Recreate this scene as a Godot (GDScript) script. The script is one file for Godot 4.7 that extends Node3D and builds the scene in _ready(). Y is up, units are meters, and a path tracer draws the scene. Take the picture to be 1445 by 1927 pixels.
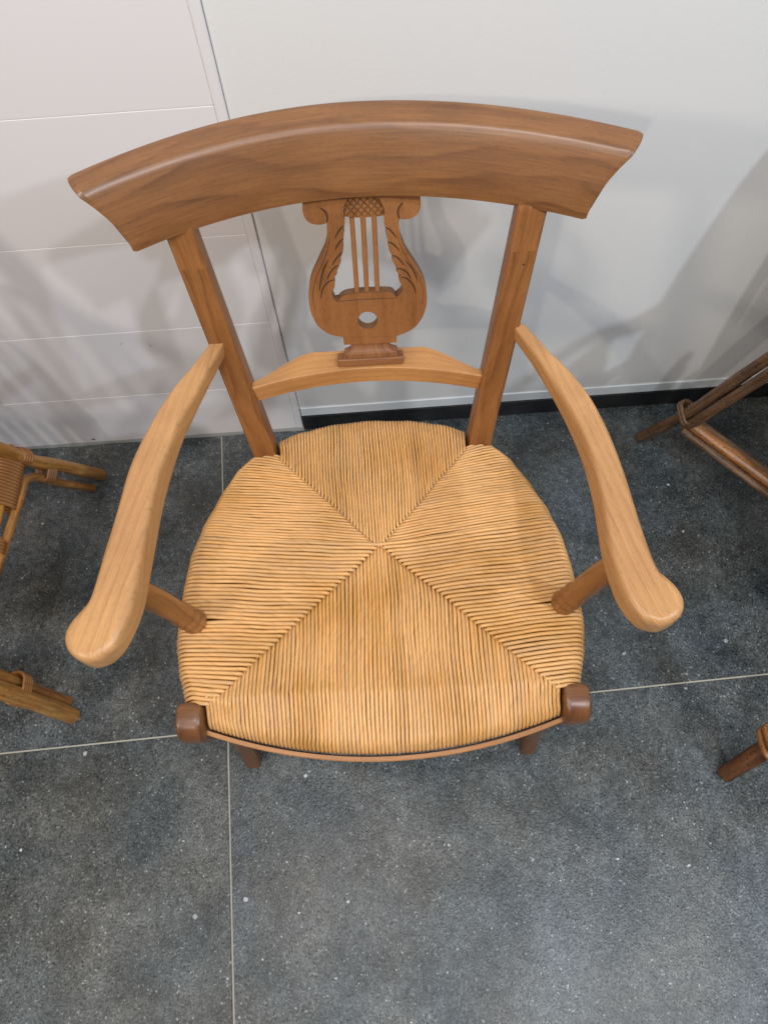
extends Node3D
# A lyre-back rush armchair seen from above in front of a white wall, between two cane chairs.

var rng := RandomNumberGenerator.new()

# ------------------------------------------------------------------ mesh builder
class MB:
	var v := PackedVector3Array()
	var uv := PackedVector2Array()
	var ix := PackedInt32Array()

	func quad(a: int, b: int, c: int, d: int) -> void:
		ix.append_array(PackedInt32Array([a, b, c, a, c, d]))

	# rings of equal count, each closed; u runs along, v around (metres)
	func loft(rings: Array, cap0 := true, cap1 := true) -> void:
		var n: int = rings[0].size()
		var start := v.size()
		var u := 0.0
		var cen := []
		for r in rings:
			var c := Vector3.ZERO
			for p in r:
				c += p
			cen.append(c / n)
		var big := 0
		var bp := 0.0
		for k in rings.size():
			var per := 0.0
			for j in n:
				per += rings[k][j].distance_to(rings[k][(j + 1) % n])
			if per > bp:
				bp = per
				big = k
		var vs := PackedFloat32Array([0.0])
		for j in n:
			vs.append(vs[j] + rings[big][j].distance_to(rings[big][(j + 1) % n]))
		for k in rings.size():
			if k > 0:
				u += cen[k].distance_to(cen[k - 1])
			for j in n + 1:
				v.append(rings[k][j % n])
				uv.append(Vector2(u, vs[j]))
		var w := n + 1
		for k in rings.size() - 1:
			for j in n:
				quad(start + k * w + j, start + k * w + j + 1, start + (k + 1) * w + j + 1, start + (k + 1) * w + j)
		if cap0:
			fan(rings[0], cen[0], true, 0.0)
		if cap1:
			fan(rings[rings.size() - 1], cen[rings.size() - 1], false, u)

	func fan(ring: PackedVector3Array, c: Vector3, flip: bool, u: float) -> void:
		var s := v.size()
		v.append(c)
		uv.append(Vector2(u, 0.02))
		for p in ring:
			v.append(p)
			uv.append(Vector2(u + (p.x - c.x) * 0.5, 0.02 + (p.y - c.y) + (p.z - c.z)))
		var n := ring.size()
		for j in n:
			if flip:
				ix.append_array(PackedInt32Array([s, s + 1 + (j + 1) % n, s + 1 + j]))
			else:
				ix.append_array(PackedInt32Array([s, s + 1 + j, s + 1 + (j + 1) % n]))

	func tube(pts: PackedVector3Array, radii: PackedFloat32Array, sides := 10, cap := true) -> void:
		var rings := []
		var t0 := (pts[1] - pts[0]).normalized()
		var up := Vector3.UP if absf(t0.y) < 0.9 else Vector3.RIGHT
		var a := t0.cross(up).normalized()
		for k in pts.size():
			var t := (pts[mini(k + 1, pts.size() - 1)] - pts[maxi(k - 1, 0)]).normalized()
			a = (a - t * a.dot(t)).normalized()
			var b := t.cross(a)
			var ring := PackedVector3Array()
			for j in sides:
				var an := TAU * j / sides
				ring.append(pts[k] + (a * cos(an) + b * sin(an)) * radii[k])
			rings.append(ring)
		loft(rings, cap, cap)

	func box(lo: Vector3, hi: Vector3, ch := 0.0, along := 0) -> void:
		# chamfered box: rings along the axis "along"
		var e := [0, 1, 2]
		e.erase(along)
		var rings := []
		var st := [[lo[along], ch], [lo[along] + ch, 0.0], [hi[along] - ch, 0.0], [hi[along], ch]] if ch > 0.0 else [[lo[along], 0.0], [hi[along], 0.0]]
		for s in st:
			var i: float = s[1]
			var a0: float = lo[e[0]] + i
			var a1: float = hi[e[0]] - i
			var b0: float = lo[e[1]] + i
			var b1: float = hi[e[1]] - i
			var q := [[a0 + ch, b0], [a1 - ch, b0], [a1, b0 + ch], [a1, b1 - ch], [a1 - ch, b1], [a0 + ch, b1], [a0, b1 - ch], [a0, b0 + ch]] if ch > 0.0 else [[a0, b0], [a1, b0], [a1, b1], [a0, b1]]
			var ring := PackedVector3Array()
			for p in q:
				var w := Vector3.ZERO
				w[along] = s[0]
				w[e[0]] = p[0]
				w[e[1]] = p[1]
				ring.append(w)
			rings.append(ring)
		loft(rings)

	func mesh(crease_deg := 40.0, side := 0.0) -> ArrayMesh:
		var nt := ix.size() / 3
		var vol := 0.0
		var fn := PackedVector3Array()
		fn.resize(nt)
		var ids := {}
		var wid := PackedInt32Array()
		wid.resize(v.size())
		var at := []
		for i in v.size():
			var key := Vector3i((v[i] * 50000.0).round())
			if not ids.has(key):
				ids[key] = at.size()
				at.append(PackedInt32Array())
			wid[i] = ids[key]
		for t in nt:
			var a := v[ix[t * 3]]
			var b := v[ix[t * 3 + 1]]
			var c := v[ix[t * 3 + 2]]
			vol += a.dot(b.cross(c))
			fn[t] = (b - a).cross(c - a)
			for k in 3:
				at[wid[ix[t * 3 + k]]].append(t)
		if side != 0.0:
			vol = side
		var sgn := 1.0 if vol > 0.0 else -1.0
		var V := PackedVector3Array()
		var N := PackedVector3Array()
		var U := PackedVector2Array()
		var cc := cos(deg_to_rad(crease_deg))
		for t in nt:
			var f := fn[t].normalized()
			var order := [0, 2, 1] if vol > 0.0 else [0, 1, 2]
			for k in order:
				var i := ix[t * 3 + k]
				var s := Vector3.ZERO
				for o in at[wid[i]]:
					if fn[o].normalized().dot(f) > cc:
						s += fn[o]
				V.append(v[i])
				N.append((s * sgn).normalized())
				U.append(uv[i])
		var arr := []
		arr.resize(Mesh.ARRAY_MAX)
		arr[Mesh.ARRAY_VERTEX] = V
		arr[Mesh.ARRAY_NORMAL] = N
		arr[Mesh.ARRAY_TEX_UV] = U
		var m := ArrayMesh.new()
		m.add_surface_from_arrays(Mesh.PRIMITIVE_TRIANGLES, arr)
		return m

# ------------------------------------------------------------------ scene helpers
func put(called: String, mesh: Mesh, mat: Material, parent: Node) -> MeshInstance3D:
	var o := MeshInstance3D.new()
	o.name = called
	o.mesh = mesh
	o.material_override = mat
	parent.add_child(o, true)
	return o

func thing(called: String, label: String, category: String, at := Vector3.ZERO, yaw := 0.0) -> Node3D:
	var o := Node3D.new()
	o.name = called
	add_child(o, true)
	o.position = at
	o.rotation.y = yaw
	o.set_meta("label", label)
	if category != "":
		o.set_meta("category", category)
	return o

func table(t: Array, x: float) -> float:
	# piecewise-linear lookup in [[x, y], ...]
	if x <= t[0][0]:
		return t[0][1]
	for i in range(1, t.size()):
		if x <= t[i][0]:
			var f: float = (x - t[i - 1][0]) / (t[i][0] - t[i - 1][0])
			f = f * f * (3.0 - 2.0 * f) * 0.35 + f * 0.65
			return lerpf(t[i - 1][1], t[i][1], f)
	return t[t.size() - 1][1]

func smooth_line(p: Array, per: int) -> PackedVector2Array:
	# Catmull-Rom through open points
	var out := PackedVector2Array()
	for i in p.size() - 1:
		var a: Vector2 = p[maxi(i - 1, 0)]
		var b: Vector2 = p[i]
		var c: Vector2 = p[i + 1]
		var d: Vector2 = p[mini(i + 2, p.size() - 1)]
		for k in per:
			var t := float(k) / per
			out.append(0.5 * ((2.0 * b) + (c - a) * t + (2.0 * a - 5.0 * b + 4.0 * c - d) * t * t + (3.0 * b - a - 3.0 * c + d) * t * t * t))
	out.append(p[p.size() - 1])
	return out

func pv(a: Array) -> Array:
	# flat list of millimetres -> Vector2 metres
	var out := []
	for i in range(0, a.size(), 2):
		out.append(Vector2(a[i], a[i + 1]) * 0.001)
	return out

func smooth_line3(p: Array, per: int) -> PackedVector3Array:
	var out := PackedVector3Array()
	for i in p.size() - 1:
		var a: Vector3 = p[maxi(i - 1, 0)]
		var b: Vector3 = p[i]
		var c: Vector3 = p[i + 1]
		var d: Vector3 = p[mini(i + 2, p.size() - 1)]
		for k in per:
			var t := float(k) / per
			out.append(0.5 * ((2.0 * b) + (c - a) * t + (2.0 * a - 5.0 * b + 4.0 * c - d) * t * t + (3.0 * b - a - 3.0 * c + d) * t * t * t))
	out.append(p[p.size() - 1])
	return out

func evenly(r: float, n: int) -> PackedFloat32Array:
	var a := PackedFloat32Array()
	a.resize(n)
	a.fill(r)
	return a

# ------------------------------------------------------------------ textures
func noise_of(sd: int, freq: float, oct := 4, kind := FastNoiseLite.TYPE_SIMPLEX_SMOOTH) -> FastNoiseLite:
	var n := FastNoiseLite.new()
	n.seed = sd
	n.noise_type = kind
	n.frequency = freq
	n.fractal_octaves = oct
	return n

func tex(w: int, h: int, data: PackedByteArray) -> ImageTexture:
	var im := Image.create_from_data(w, h, false, Image.FORMAT_RGB8, data)
	im.generate_mipmaps()
	return ImageTexture.create_from_image(im)

# Wood: u runs along the grain over 0.8 m, v across over 0.2 m. figure = how much the growth rings wander.
func wood_texture(sd: int, figure: float, rings: float, contrast: float, fibre := 0.11) -> ImageTexture:
	var w := 1024
	var h := 256
	var big := noise_of(sd, 1.0, 3)
	var fine := noise_of(sd + 1, 1.0, 3)
	var pore := noise_of(sd + 2, 1.0, 2)
	var data := PackedByteArray()
	data.resize(w * h * 3)
	var k := 0
	for y in h:
		var fy := float(y) / h
		for x in w:
			var fx := float(x) / w
			var d := fy * rings + big.get_noise_2d(fx * 1.5, fy * 1.3) * figure + fine.get_noise_2d(fx * 7.0, fy * 9.0) * 0.16
			var f := d - floorf(d)
			var line := pow(f, 3.5) * smoothstep(1.0, 0.84, f) * 1.5 * contrast * (0.6 + 0.6 * big.get_noise_2d(fx * 5.0 + 9.0, floorf(d) * 3.7))
			var streak := fine.get_noise_2d(fx * 9.0, fy * 90.0) * fibre
			var p := pore.get_noise_2d(fx * 60.0, fy * 210.0)
			var dots := -0.09 if p > 0.42 else 0.0
			var blotch := big.get_noise_2d(fx * 4.0 + 40.0, fy * 1.4) * 0.08
			var s := 0.9 - line * 0.3 + streak + dots * 0.7 + blotch
			data[k] = int(clampf(s * 1.03, 0, 1) * 255.0)
			data[k + 1] = int(clampf(s * 0.99 - line * 0.05 + blotch * 0.25, 0, 1) * 255.0)
			data[k + 2] = int(clampf(s * 0.94 - line * 0.07 + blotch * 0.4, 0, 1) * 255.0)
			k += 3
	return tex(w, h, data)

# Rush strand: u along the strand (0.12 m), v around.
func rush_texture() -> ImageTexture:
	var w := 512
	var h := 64
	var a := noise_of(71, 1.0, 3)
	var b := noise_of(72, 1.0, 2)
	var data := PackedByteArray()
	data.resize(w * h * 3)
	var r := RandomNumberGenerator.new()
	r.seed = 5
	var cuts := []
	for i in 5:
		cuts.append([r.randf(), r.randf_range(0.25, 0.9), r.randf_range(0.0, 1.0)])
	var k := 0
	for y in h:
		var fy := float(y) / h
		for x in w:
			var fx := float(x) / w
			var s := 0.88 + a.get_noise_2d(fx * 3.0 + fy * 1.2, fy * 14.0) * 0.12
			var tone := a.get_noise_2d(fx * 3.5 + 20.0, fy * 1.5)
			for c in cuts:
				var q: float = fx - c[0] - (fy - 0.5) * 0.26
				q -= roundf(q)
				if absf(q) < 0.0042:
					s -= c[1] * 0.24
			data[k] = int(clampf(s * 1.02 + tone * 0.03, 0, 1) * 255.0)
			data[k + 1] = int(clampf(s * 0.985, 0, 1) * 255.0)
			data[k + 2] = int(clampf(s * 0.93 - tone * 0.07, 0, 1) * 255.0)
			k += 3
	return tex(w, h, data)

# Dark stone-look porcelain, 1.2 m square.
func tile_texture(sd: int) -> Array:
	var n := 1400
	var im0 := noise_of(sd, 0.16, 3).get_image(n, n, false, false, true).get_data()
	var im1 := noise_of(sd + 1, 0.006, 4).get_image(n, n, false, false, true).get_data()
	var im2 := noise_of(sd + 2, 0.42, 2, FastNoiseLite.TYPE_PERLIN).get_image(n, n, false, false, true).get_data()
	var im3 := noise_of(sd + 3, 0.045, 3).get_image(n, n, false, false, true).get_data()
	var im4 := noise_of(sd + 4, 0.0045, 3).get_image(n, n, false, false, true).get_data()
	var sn := noise_of(sd + 5, 0.01, 4)
	sn.domain_warp_enabled = true
	sn.domain_warp_amplitude = 90.0
	sn.domain_warp_frequency = 0.004
	var im5 := sn.get_image(n, n, false, false, true).get_data()
	var data := PackedByteArray()
	data.resize(n * n * 3)
	var bump := PackedByteArray()
	bump.resize(n * n)
	var k := 0
	for i in n * n:
		var s := 74.0 + (im0[i] - 128) * 0.20 + (im2[i] - 128) * 0.30 + (im1[i] - 128) * 0.15 + (im3[i] - 128) * 0.13 + (im5[i] - 128) * 0.08
		var t := (im4[i] - 128) * 0.035
		data[k] = int(clampf(s + t - 2.5, 0, 255))
		data[k + 1] = int(clampf(s + 1.2, 0, 255))
		data[k + 2] = int(clampf(s - t + 1.0, 0, 255))
		bump[i] = int(clampf(im0[i] * 0.5 + im2[i] * 0.5, 0, 255))
		k += 3
	var r := RandomNumberGenerator.new()
	r.seed = sd
	# crushed-stone grain: a great many short flecks, lighter or darker than what they lie on
	for q in 60000:
		var fx := r.randi_range(3, n - 4)
		var fy := r.randi_range(3, n - 5)
		var dl := int(r.randfn(0.0, 20.0))
		var len := 1 + r.randi() % 3
		var sx := r.randi() % 3 - 1
		var sy := r.randi() % 3 - 1
		for k2 in len:
			var m2 := ((fy + sy * k2) * n + fx + sx * k2) * 3
			for c in 6:
				data[m2 + c] = clampi(data[m2 + c] + dl, 18, 200)
				data[m2 + n * 3 + c] = clampi(data[m2 + n * 3 + c] + dl, 18, 200)
	# faint scuffs
	for q in 34:
		var px := r.randf() * n
		var py := r.randf() * n
		var an := r.randf() * TAU
		var bend := r.randf_range(-0.02, 0.02)
		var up := 9 if r.randf() < 0.6 else -9
		for k3 in r.randi_range(40, 170):
			px += cos(an)
			py += sin(an)
			an += bend
			if px > 2 and py > 2 and px < n - 3 and py < n - 3:
				var m3 := (int(py) * n + int(px)) * 3
				for c in 6:
					data[m3 + c] = clampi(data[m3 + c] + up, 18, 200)
	for q in 1300:
		var cx := r.randi_range(4, n - 5)
		var cy := r.randi_range(4, n - 5)
		var big := r.randf() < 0.022
		var rad := r.randf_range(1.6, 4.2) if big else r.randf_range(0.5, 1.5)
		var lum := r.randf_range(150, 205) if big else r.randf_range(100, 150)
		if r.randf() < 0.25:
			lum = r.randf_range(38, 60)
		var el := r.randf_range(0.45, 1.0)
		var an := r.randf() * PI
		var ca := cos(an)
		var sa := sin(an)
		for dy in range(-4, 5):
			for dx in range(-4, 5):
				var ux := (dx * ca + dy * sa) / rad
				var uy := (-dx * sa + dy * ca) / (rad * el)
				var e := ux * ux + uy * uy + (sin(dx * 2.1 + cx) * cos(dy * 1.7 + cy)) * 0.25
				if e < 1.0:
					var m := ((cy + dy) * n + cx + dx) * 3
					for c in 3:
						data[m + c] = int(lerpf(data[m + c], lum + (c - 1) * 2.0, 0.85))
	var bi := Image.create_from_data(n, n, false, Image.FORMAT_L8, bump)
	return [tex(n, n, data), ImageTexture.create_from_image(bi)]

func cane_texture(sd: int, wear: float) -> ImageTexture:
	var w := 512
	var h := 128
	var a := noise_of(sd, 1.0, 3)
	var b := noise_of(sd + 1, 1.0, 3)
	var data := PackedByteArray()
	data.resize(w * h * 3)
	var k := 0
	for y in h:
		var fy := float(y) / h
		for x in w:
			var fx := float(x) / w
			var s := 0.84 + a.get_noise_2d(fx * 3.0, fy * 14.0) * 0.22 + b.get_noise_2d(fx * 20.0, fy * 60.0) * 0.07
			var tn := b.get_noise_2d(fx * 4.0 + 7.0, fy * 5.0)
			var c := Color(s * (1.02 + tn * 0.05), s * (0.97 - tn * 0.04), s * (0.9 - tn * 0.14))
			var p := a.get_noise_2d(fx * 26.0 + 3.0, fy * 16.0)
			if p > 0.58 - wear * 0.12:
				c = c.darkened(0.45)
			if wear > 0.5 and b.get_noise_2d(fx * 9.0 + 31.0, fy * 12.0) > 0.36:
				c = c.lerp(Color(1.0, 0.95, 0.85), 0.55)
			data[k] = int(clampf(c.r, 0, 1) * 255.0)
			data[k + 1] = int(clampf(c.g, 0, 1) * 255.0)
			data[k + 2] = int(clampf(c.b, 0, 1) * 255.0)
			k += 3
	return tex(w, h, data)

func mat(col: Color, rough: float, t: Texture2D = null, su := 1.0, sv := 1.0, coat := 0.0) -> StandardMaterial3D:
	var m := StandardMaterial3D.new()
	m.albedo_color = col
	m.roughness = rough
	if t:
		m.albedo_texture = t
		m.uv1_scale = Vector3(su, sv, 1)
	if coat > 0.0:
		m.clearcoat_enabled = true
		m.clearcoat = coat
		m.clearcoat_roughness = 0.3
	return m

func rgb(r: float, g: float, b: float) -> Color:
	return Color(r / 255.0, g / 255.0, b / 255.0)

func lamp(called: String, at: Vector3, energy: float, size: float, col: Color) -> void:
	var l := OmniLight3D.new()
	l.name = called
	l.position = at
	l.light_energy = energy
	l.light_size = size
	l.light_color = col
	l.omni_range = 8.0
	l.omni_attenuation = 2.0
	l.shadow_enabled = true
	add_child(l, true)

# ------------------------------------------------------------------ build
func _ready() -> void:
	rng.seed = 20240
	# camera
	var cam := Camera3D.new()
	cam.name = "camera"
	cam.fov = 72.253
	cam.near = 0.02
	cam.far = 30.0
	cam.transform = Transform3D(Basis(Vector3(0.99749, -0.03177, 0.06329), Vector3(0.07082, 0.44753, -0.89146), Vector3(0, 0.8937, 0.44866)), Vector3(0, 1.42, 0))
	cam.current = true
	add_child(cam)
	# surroundings
	var we := WorldEnvironment.new()
	we.name = "surroundings"
	var e := Environment.new()
	e.background_mode = Environment.BG_COLOR
	e.background_color = rgb(214, 216, 222)
	e.background_energy_multiplier = 0.16
	e.tonemap_mode = Environment.TONE_MAPPER_LINEAR
	e.tonemap_exposure = 1.06
	e.sdfgi_enabled = true
	e.ssao_enabled = true
	e.ssil_enabled = true
	we.environment = e
	add_child(we)
	# shop ceiling lamps, cool and warm
	lamp("ceiling_lamp", Vector3(0.85, 2.7, 0.7), 1.7, 0.05, rgb(244, 248, 255))
	lamp("ceiling_lamp", Vector3(-1.0, 2.7, 2.1), 1.5, 0.05, rgb(255, 243, 228))
	lamp("ceiling_lamp", Vector3(-2.9, 2.7, 1.5), 3.7, 0.18, rgb(255, 243, 232))
	lamp("ceiling_lamp", Vector3(2.4, 2.7, 1.0), 3.7, 0.06, rgb(224, 238, 255))
	lamp("ceiling_lamp", Vector3(-0.4, 2.7, 0.0), 1.0, 0.07, rgb(255, 247, 240))
	var al := AreaLight3D.new()
	al.name = "ceiling_panel"
	al.area_size = Vector2(3.8, 1.5)
	al.light_energy = 3.5
	al.light_color = rgb(242, 247, 252)
	al.position = Vector3(-0.1, 2.9, 0.85)
	al.rotation_degrees = Vector3(-90, 0, 0)
	al.shadow_enabled = true
	add_child(al)

	build_setting()
	await build_armchair()
	build_left_chair()
	build_right_chair()

# ------------------------------------------------------------------ floor and wall
func build_setting() -> void:
	var floor_root := Node3D.new()
	floor_root.name = "floor"
	floor_root.set_meta("kind", "structure")
	floor_root.set_meta("label", "dark grey stone tile floor with pale joints")
	add_child(floor_root)
	var g := MB.new()
	g.box(Vector3(-2.2, -0.06, -1.5), Vector3(2.4, -0.0022, 2.4))
	var grout := put("grout_bed", g.mesh(), mat(rgb(172, 166, 152), 0.9), floor_root)
	grout.set_meta("kind", "structure")
	var tt := tile_texture(11)
	var tms := []
	var tm := mat(Color.WHITE, 0.38, tt[0])
	tm.heightmap_enabled = true
	tm.heightmap_texture = tt[1]
	tm.heightmap_scale = 0.06
	for k in 3:
		var v: StandardMaterial3D = tm.duplicate()
		v.albedo_color = [rgb(255, 255, 255), rgb(247, 250, 252), rgb(255, 252, 247)][k]
		tms.append(v)
	var o := Vector2(-0.338, -0.257)
	var ea := Vector2(1.0, -0.032)
	var eb := Vector2(0.0585, 1.0)
	var gap := 0.0017
	for j in range(-1, 2):
		for i in range(-1, 2):
			var mb := MB.new()
			var rings := []
			for s in [[-0.012, 0.0], [-0.0012, 0.0], [0.0, 0.0011]]:
				var ring := PackedVector3Array()
				for q in [[0, 0], [1, 0], [1, 1], [0, 1]]:
					var pa: float = i * 1.35 + (gap + s[1] if q[0] == 0 else 1.35 - gap - s[1])
					var pb: float = j * 1.35 + (gap + s[1] if q[1] == 0 else 1.35 - gap - s[1])
					var p: Vector2 = o + ea * pa + eb * pb
					ring.append(Vector3(p.x, s[0], p.y))
				rings.append(ring)
			mb.loft(rings, false, true)
			var turn := (i + 2 * j + 8) % 4
			var mid := o + ea * (i + 0.5) * 1.35 + eb * (j + 0.5) * 1.35
			for k in mb.v.size():
				var p := (Vector2(mb.v[k].x, mb.v[k].z) - mid).rotated(turn * PI / 2.0)
				mb.uv[k] = p / 1.46 + Vector2(0.5, 0.5)
			put("floor_tile", mb.mesh(20.0), tms[(i + 2 * j + 9) % 3], floor_root)
	# pale stone chips and crumbs that lie on the tiles
	var chips := [-185, -162, 6.5, -178, -169, 3, 75, -25, 5, 59, -39, 3, -221, -16, 4, -200, 66, 5, -112, 54, 5.5, -83, 89, 3, 194, -6, 3.5, 375, 17, 5, 498, 35, 6, 546, 2, 3, -263, 132, 4, -714, -67, 5.5, 462, -16, 3, 649, -731, 6, 619, -689, 3, 653, -613, 5, -779, -745, 5, 132, 30, 2.5, -386, -204, 3, 406, -919, 4, 20, 140, 2.5, 300, 120, 3, -480, -330, 3.5, 560, -420, 3]
	var cm := MB.new()
	for c in range(0, chips.size(), 3):
		var cx: float = chips[c] * 0.001
		var cz: float = chips[c + 1] * 0.001
		var cr: float = chips[c + 2] * 0.001 * 0.72
		var r0 := PackedVector3Array()
		var r1 := PackedVector3Array()
		var ph := rng.randf() * TAU
		for a in 8:
			var an := TAU * a / 8.0
			var rr := cr * rng.randf_range(0.6, 1.1) * (1.0 - 0.3 * absf(sin(an + ph)))
			r0.append(Vector3(cx + cos(an) * rr, 0.0001, cz + sin(an) * rr))
			r1.append(Vector3(cx + cos(an) * rr * 0.8, 0.0007, cz + sin(an) * rr * 0.8))
		cm.loft([r0, r1])
	var chip := put("stone_chips", cm.mesh(), mat(rgb(196, 196, 192), 0.8), floor_root)
	chip.set_meta("kind", "stuff")

	# wall
	var wall := Node3D.new()
	wall.name = "wall"
	wall.set_meta("kind", "structure")
	wall.set_meta("label", "white painted wall, boarded at one side")
	add_child(wall)
	var paint := mat(rgb(226, 225, 222), 0.62)
	var hn := NoiseTexture2D.new()
	hn.noise = noise_of(301, 0.035, 4)
	hn.width = 512
	hn.height = 512
	hn.seamless = true
	paint.heightmap_enabled = true
	paint.heightmap_texture = hn
	paint.heightmap_scale = 0.011
	paint.uv1_triplanar = true
	paint.uv1_world_triplanar = true
	paint.uv1_scale = Vector3(6.0, 6.0, 6.0)
	var board_paint: StandardMaterial3D = paint.duplicate()
	board_paint.albedo_color = rgb(228, 224, 223)
	board_paint.heightmap_scale = 0.006
	var trim_paint := mat(rgb(228, 233, 233), 0.4)
	var back := MB.new()
	back.box(Vector3(-2.2, -0.05, -1.10), Vector3(-0.1785, 2.6, -0.962))
	put("wall_backing", back.mesh(), board_paint, wall).set_meta("kind", "structure")
	var seams := [-0.06, 0.1745, 0.3742, 0.5875, 0.8100, 1.0235, 1.237, 1.45, 2.6]
	for k in seams.size() - 1:
		var b := MB.new()
		b.box(Vector3(-2.2, seams[k] + (0.0002 if k > 0 else 0.0), -0.962), Vector3(-0.1955, seams[k + 1] - 0.0002, -0.954), 0.0008)
		put("wall_board", b.mesh(20.0), board_paint, wall)
	var st := MB.new()
	st.box(Vector3(-0.1953, 0.006, -0.962), Vector3(-0.1792, 2.6, -0.9530), 0.0014, 1)
	put("corner_strip", st.mesh(20.0), board_paint, wall)
	var rw := MB.new()
	rw.box(Vector3(-0.1781, -0.05, -1.10), Vector3(2.4, 2.6, -0.9565))
	put("wall_panel", rw.mesh(20.0), paint, wall)
	var bb := MB.new()
	bb.box(Vector3(-0.1775, -0.02, -0.9566), Vector3(2.4, 0.052, -0.9510), 0.0012)
	var bm := mat(rgb(58, 58, 59), 0.45, tt[0], 1.0, 1.0)
	bm.albedo_color = rgb(120, 120, 122)
	bm.uv1_triplanar = true
	bm.uv1_world_triplanar = true
	bm.uv1_scale = Vector3(1.1, 1.1, 1.1)
	put("baseboard", bb.mesh(20.0), bm, wall)
	var ts := MB.new()
	ts.box(Vector3(-0.1775, 0.0522, -0.9566), Vector3(2.4, 0.083, -0.9532), 0.0018)
	put("trim_strip", ts.mesh(20.0), trim_paint, wall)
	# grey sealant bead along the foot of the boards
	var cl := MB.new()
	var cr2 := []
	for k in 90:
		var x := -2.2 + (2.2 - 0.178) * k / 89.0
		var w := 0.0052 + rng.randf_range(-0.0012, 0.0016)
		cr2.append(PackedVector3Array([Vector3(x, -0.004, -0.956), Vector3(x, -0.004, -0.954 + w), Vector3(x, 0.002, -0.954 + w * 0.9), Vector3(x, 0.004 + w * 0.6, -0.9535), Vector3(x, 0.004, -0.956)]))
	cl.loft(cr2)
	put("sealant_bead", cl.mesh(), mat(rgb(140, 140, 136), 0.8), wall)
	var sm := MB.new()
	sm.loft([PackedVector3Array([Vector3(-0.686, 0.019, -0.9541), Vector3(-0.681, 0.014, -0.9541), Vector3(-0.677, 0.013, -0.9541), Vector3(-0.68, 0.021, -0.9541)]), PackedVector3Array([Vector3(-0.685, 0.0185, -0.9535), Vector3(-0.681, 0.0145, -0.9535), Vector3(-0.678, 0.0135, -0.9535), Vector3(-0.68, 0.020, -0.9535)])])
	for q in [[-0.495, 0.343, 0.0055, 0.7], [-0.441, 0.332, 0.006, 1.9], [-0.31, 0.05, 0.004, 0.4], [0.46, 0.115, 0.006, 1.1]]:
		var wz := -0.9541 if q[0] < -0.2 else -0.9566
		var a: Vector3 = Vector3(cos(q[3]), sin(q[3]), 0) * q[2]
		var b: Vector3 = Vector3(-sin(q[3]), cos(q[3]), 0) * 0.0006
		var c := Vector3(q[0], q[1], wz)
		var up := Vector3(0, 0, 0.0003)
		sm.loft([PackedVector3Array([c - a, c + b * 0.6, c + a, c - b]), PackedVector3Array([c - a * 0.9 + up, c + b * 0.5 + up, c + a * 0.9 + up, c - b * 0.9 + up])])
	put("scuff_mark", sm.mesh(), mat(rgb(60, 50, 45), 0.9), wall).set_meta("kind", "stuff")

# ------------------------------------------------------------------ the armchair
var tex_fig: ImageTexture
var tex_line: ImageTexture

func wood(c: Color, rough: float, straight := false) -> StandardMaterial3D:
	return mat(c, rough, tex_line if straight else tex_fig, 1.0 / 0.8, 1.0 / 0.2, 0.12)

func build_armchair() -> void:
	tex_fig = wood_texture(3, 1.5, 9.0, 0.7)
	tex_line = wood_texture(23, 0.5, 17.0, 0.36, 0.065)
	var dark := mat(rgb(139, 95, 54), 0.4, tex_fig, 1.0 / 0.8, 1.0 / 0.26, 0.45)
	var post := wood(rgb(154, 104, 58), 0.42)
	var honey := wood(rgb(203, 157, 106), 0.42, true)
	var rail := wood(rgb(198, 146, 90), 0.45, true)
	var walnut := mat(rgb(122, 80, 46), 0.38, tex_fig, 1.0 / 0.6, 1.0 / 0.26, 0.3)
	var carve := mat(rgb(152, 102, 57), 0.48, tex_line, 1.0 / 0.8, 1.0 / 0.6, 0.1)
	var chair := thing("armchair", "wooden armchair with carved lyre back and woven rush seat in the middle", "armchair", Vector3(-0.0162, 0, -0.40), -0.021)
	add_top_rail(chair, dark)
	for s in [-1.0, 1.0]:
		add_rear_leg(chair, s, post)
		add_front_leg(chair, s, walnut)
		add_arm(chair, s, honey)
		add_arm_post(chair, s, wood(rgb(160, 110, 62), 0.34))
	for q in [[0.207, 0.708], [0.195, 0.70], [0.1935, 0.628], [0.2105, 0.755]]:
		var z: float = -0.197 - 0.2635 * (q[1] - 0.45)
		var nm := MB.new()
		var r0 := PackedVector3Array()
		var r1 := PackedVector3Array()
		for k in 8:
			var an := TAU * k / 8.0
			r0.append(Vector3(q[0] + cos(an) * 0.0022, q[1] + sin(an) * 0.0018, z - 0.002 - sin(an) * 0.0005))
			r1.append(Vector3(q[0] + cos(an) * 0.0018, q[1] + sin(an) * 0.0015, z + 0.0006 - sin(an) * 0.0004))
		nm.loft([r0, r1])
		put("nail_head", nm.mesh(), mat(rgb(70, 40, 24), 0.6), chair)
	add_lower_rail(chair, rail)
	add_front_rail(chair, wood(rgb(182, 134, 88), 0.42, true))
	await add_lyre(chair, carve)
	add_seat(chair)

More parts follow.
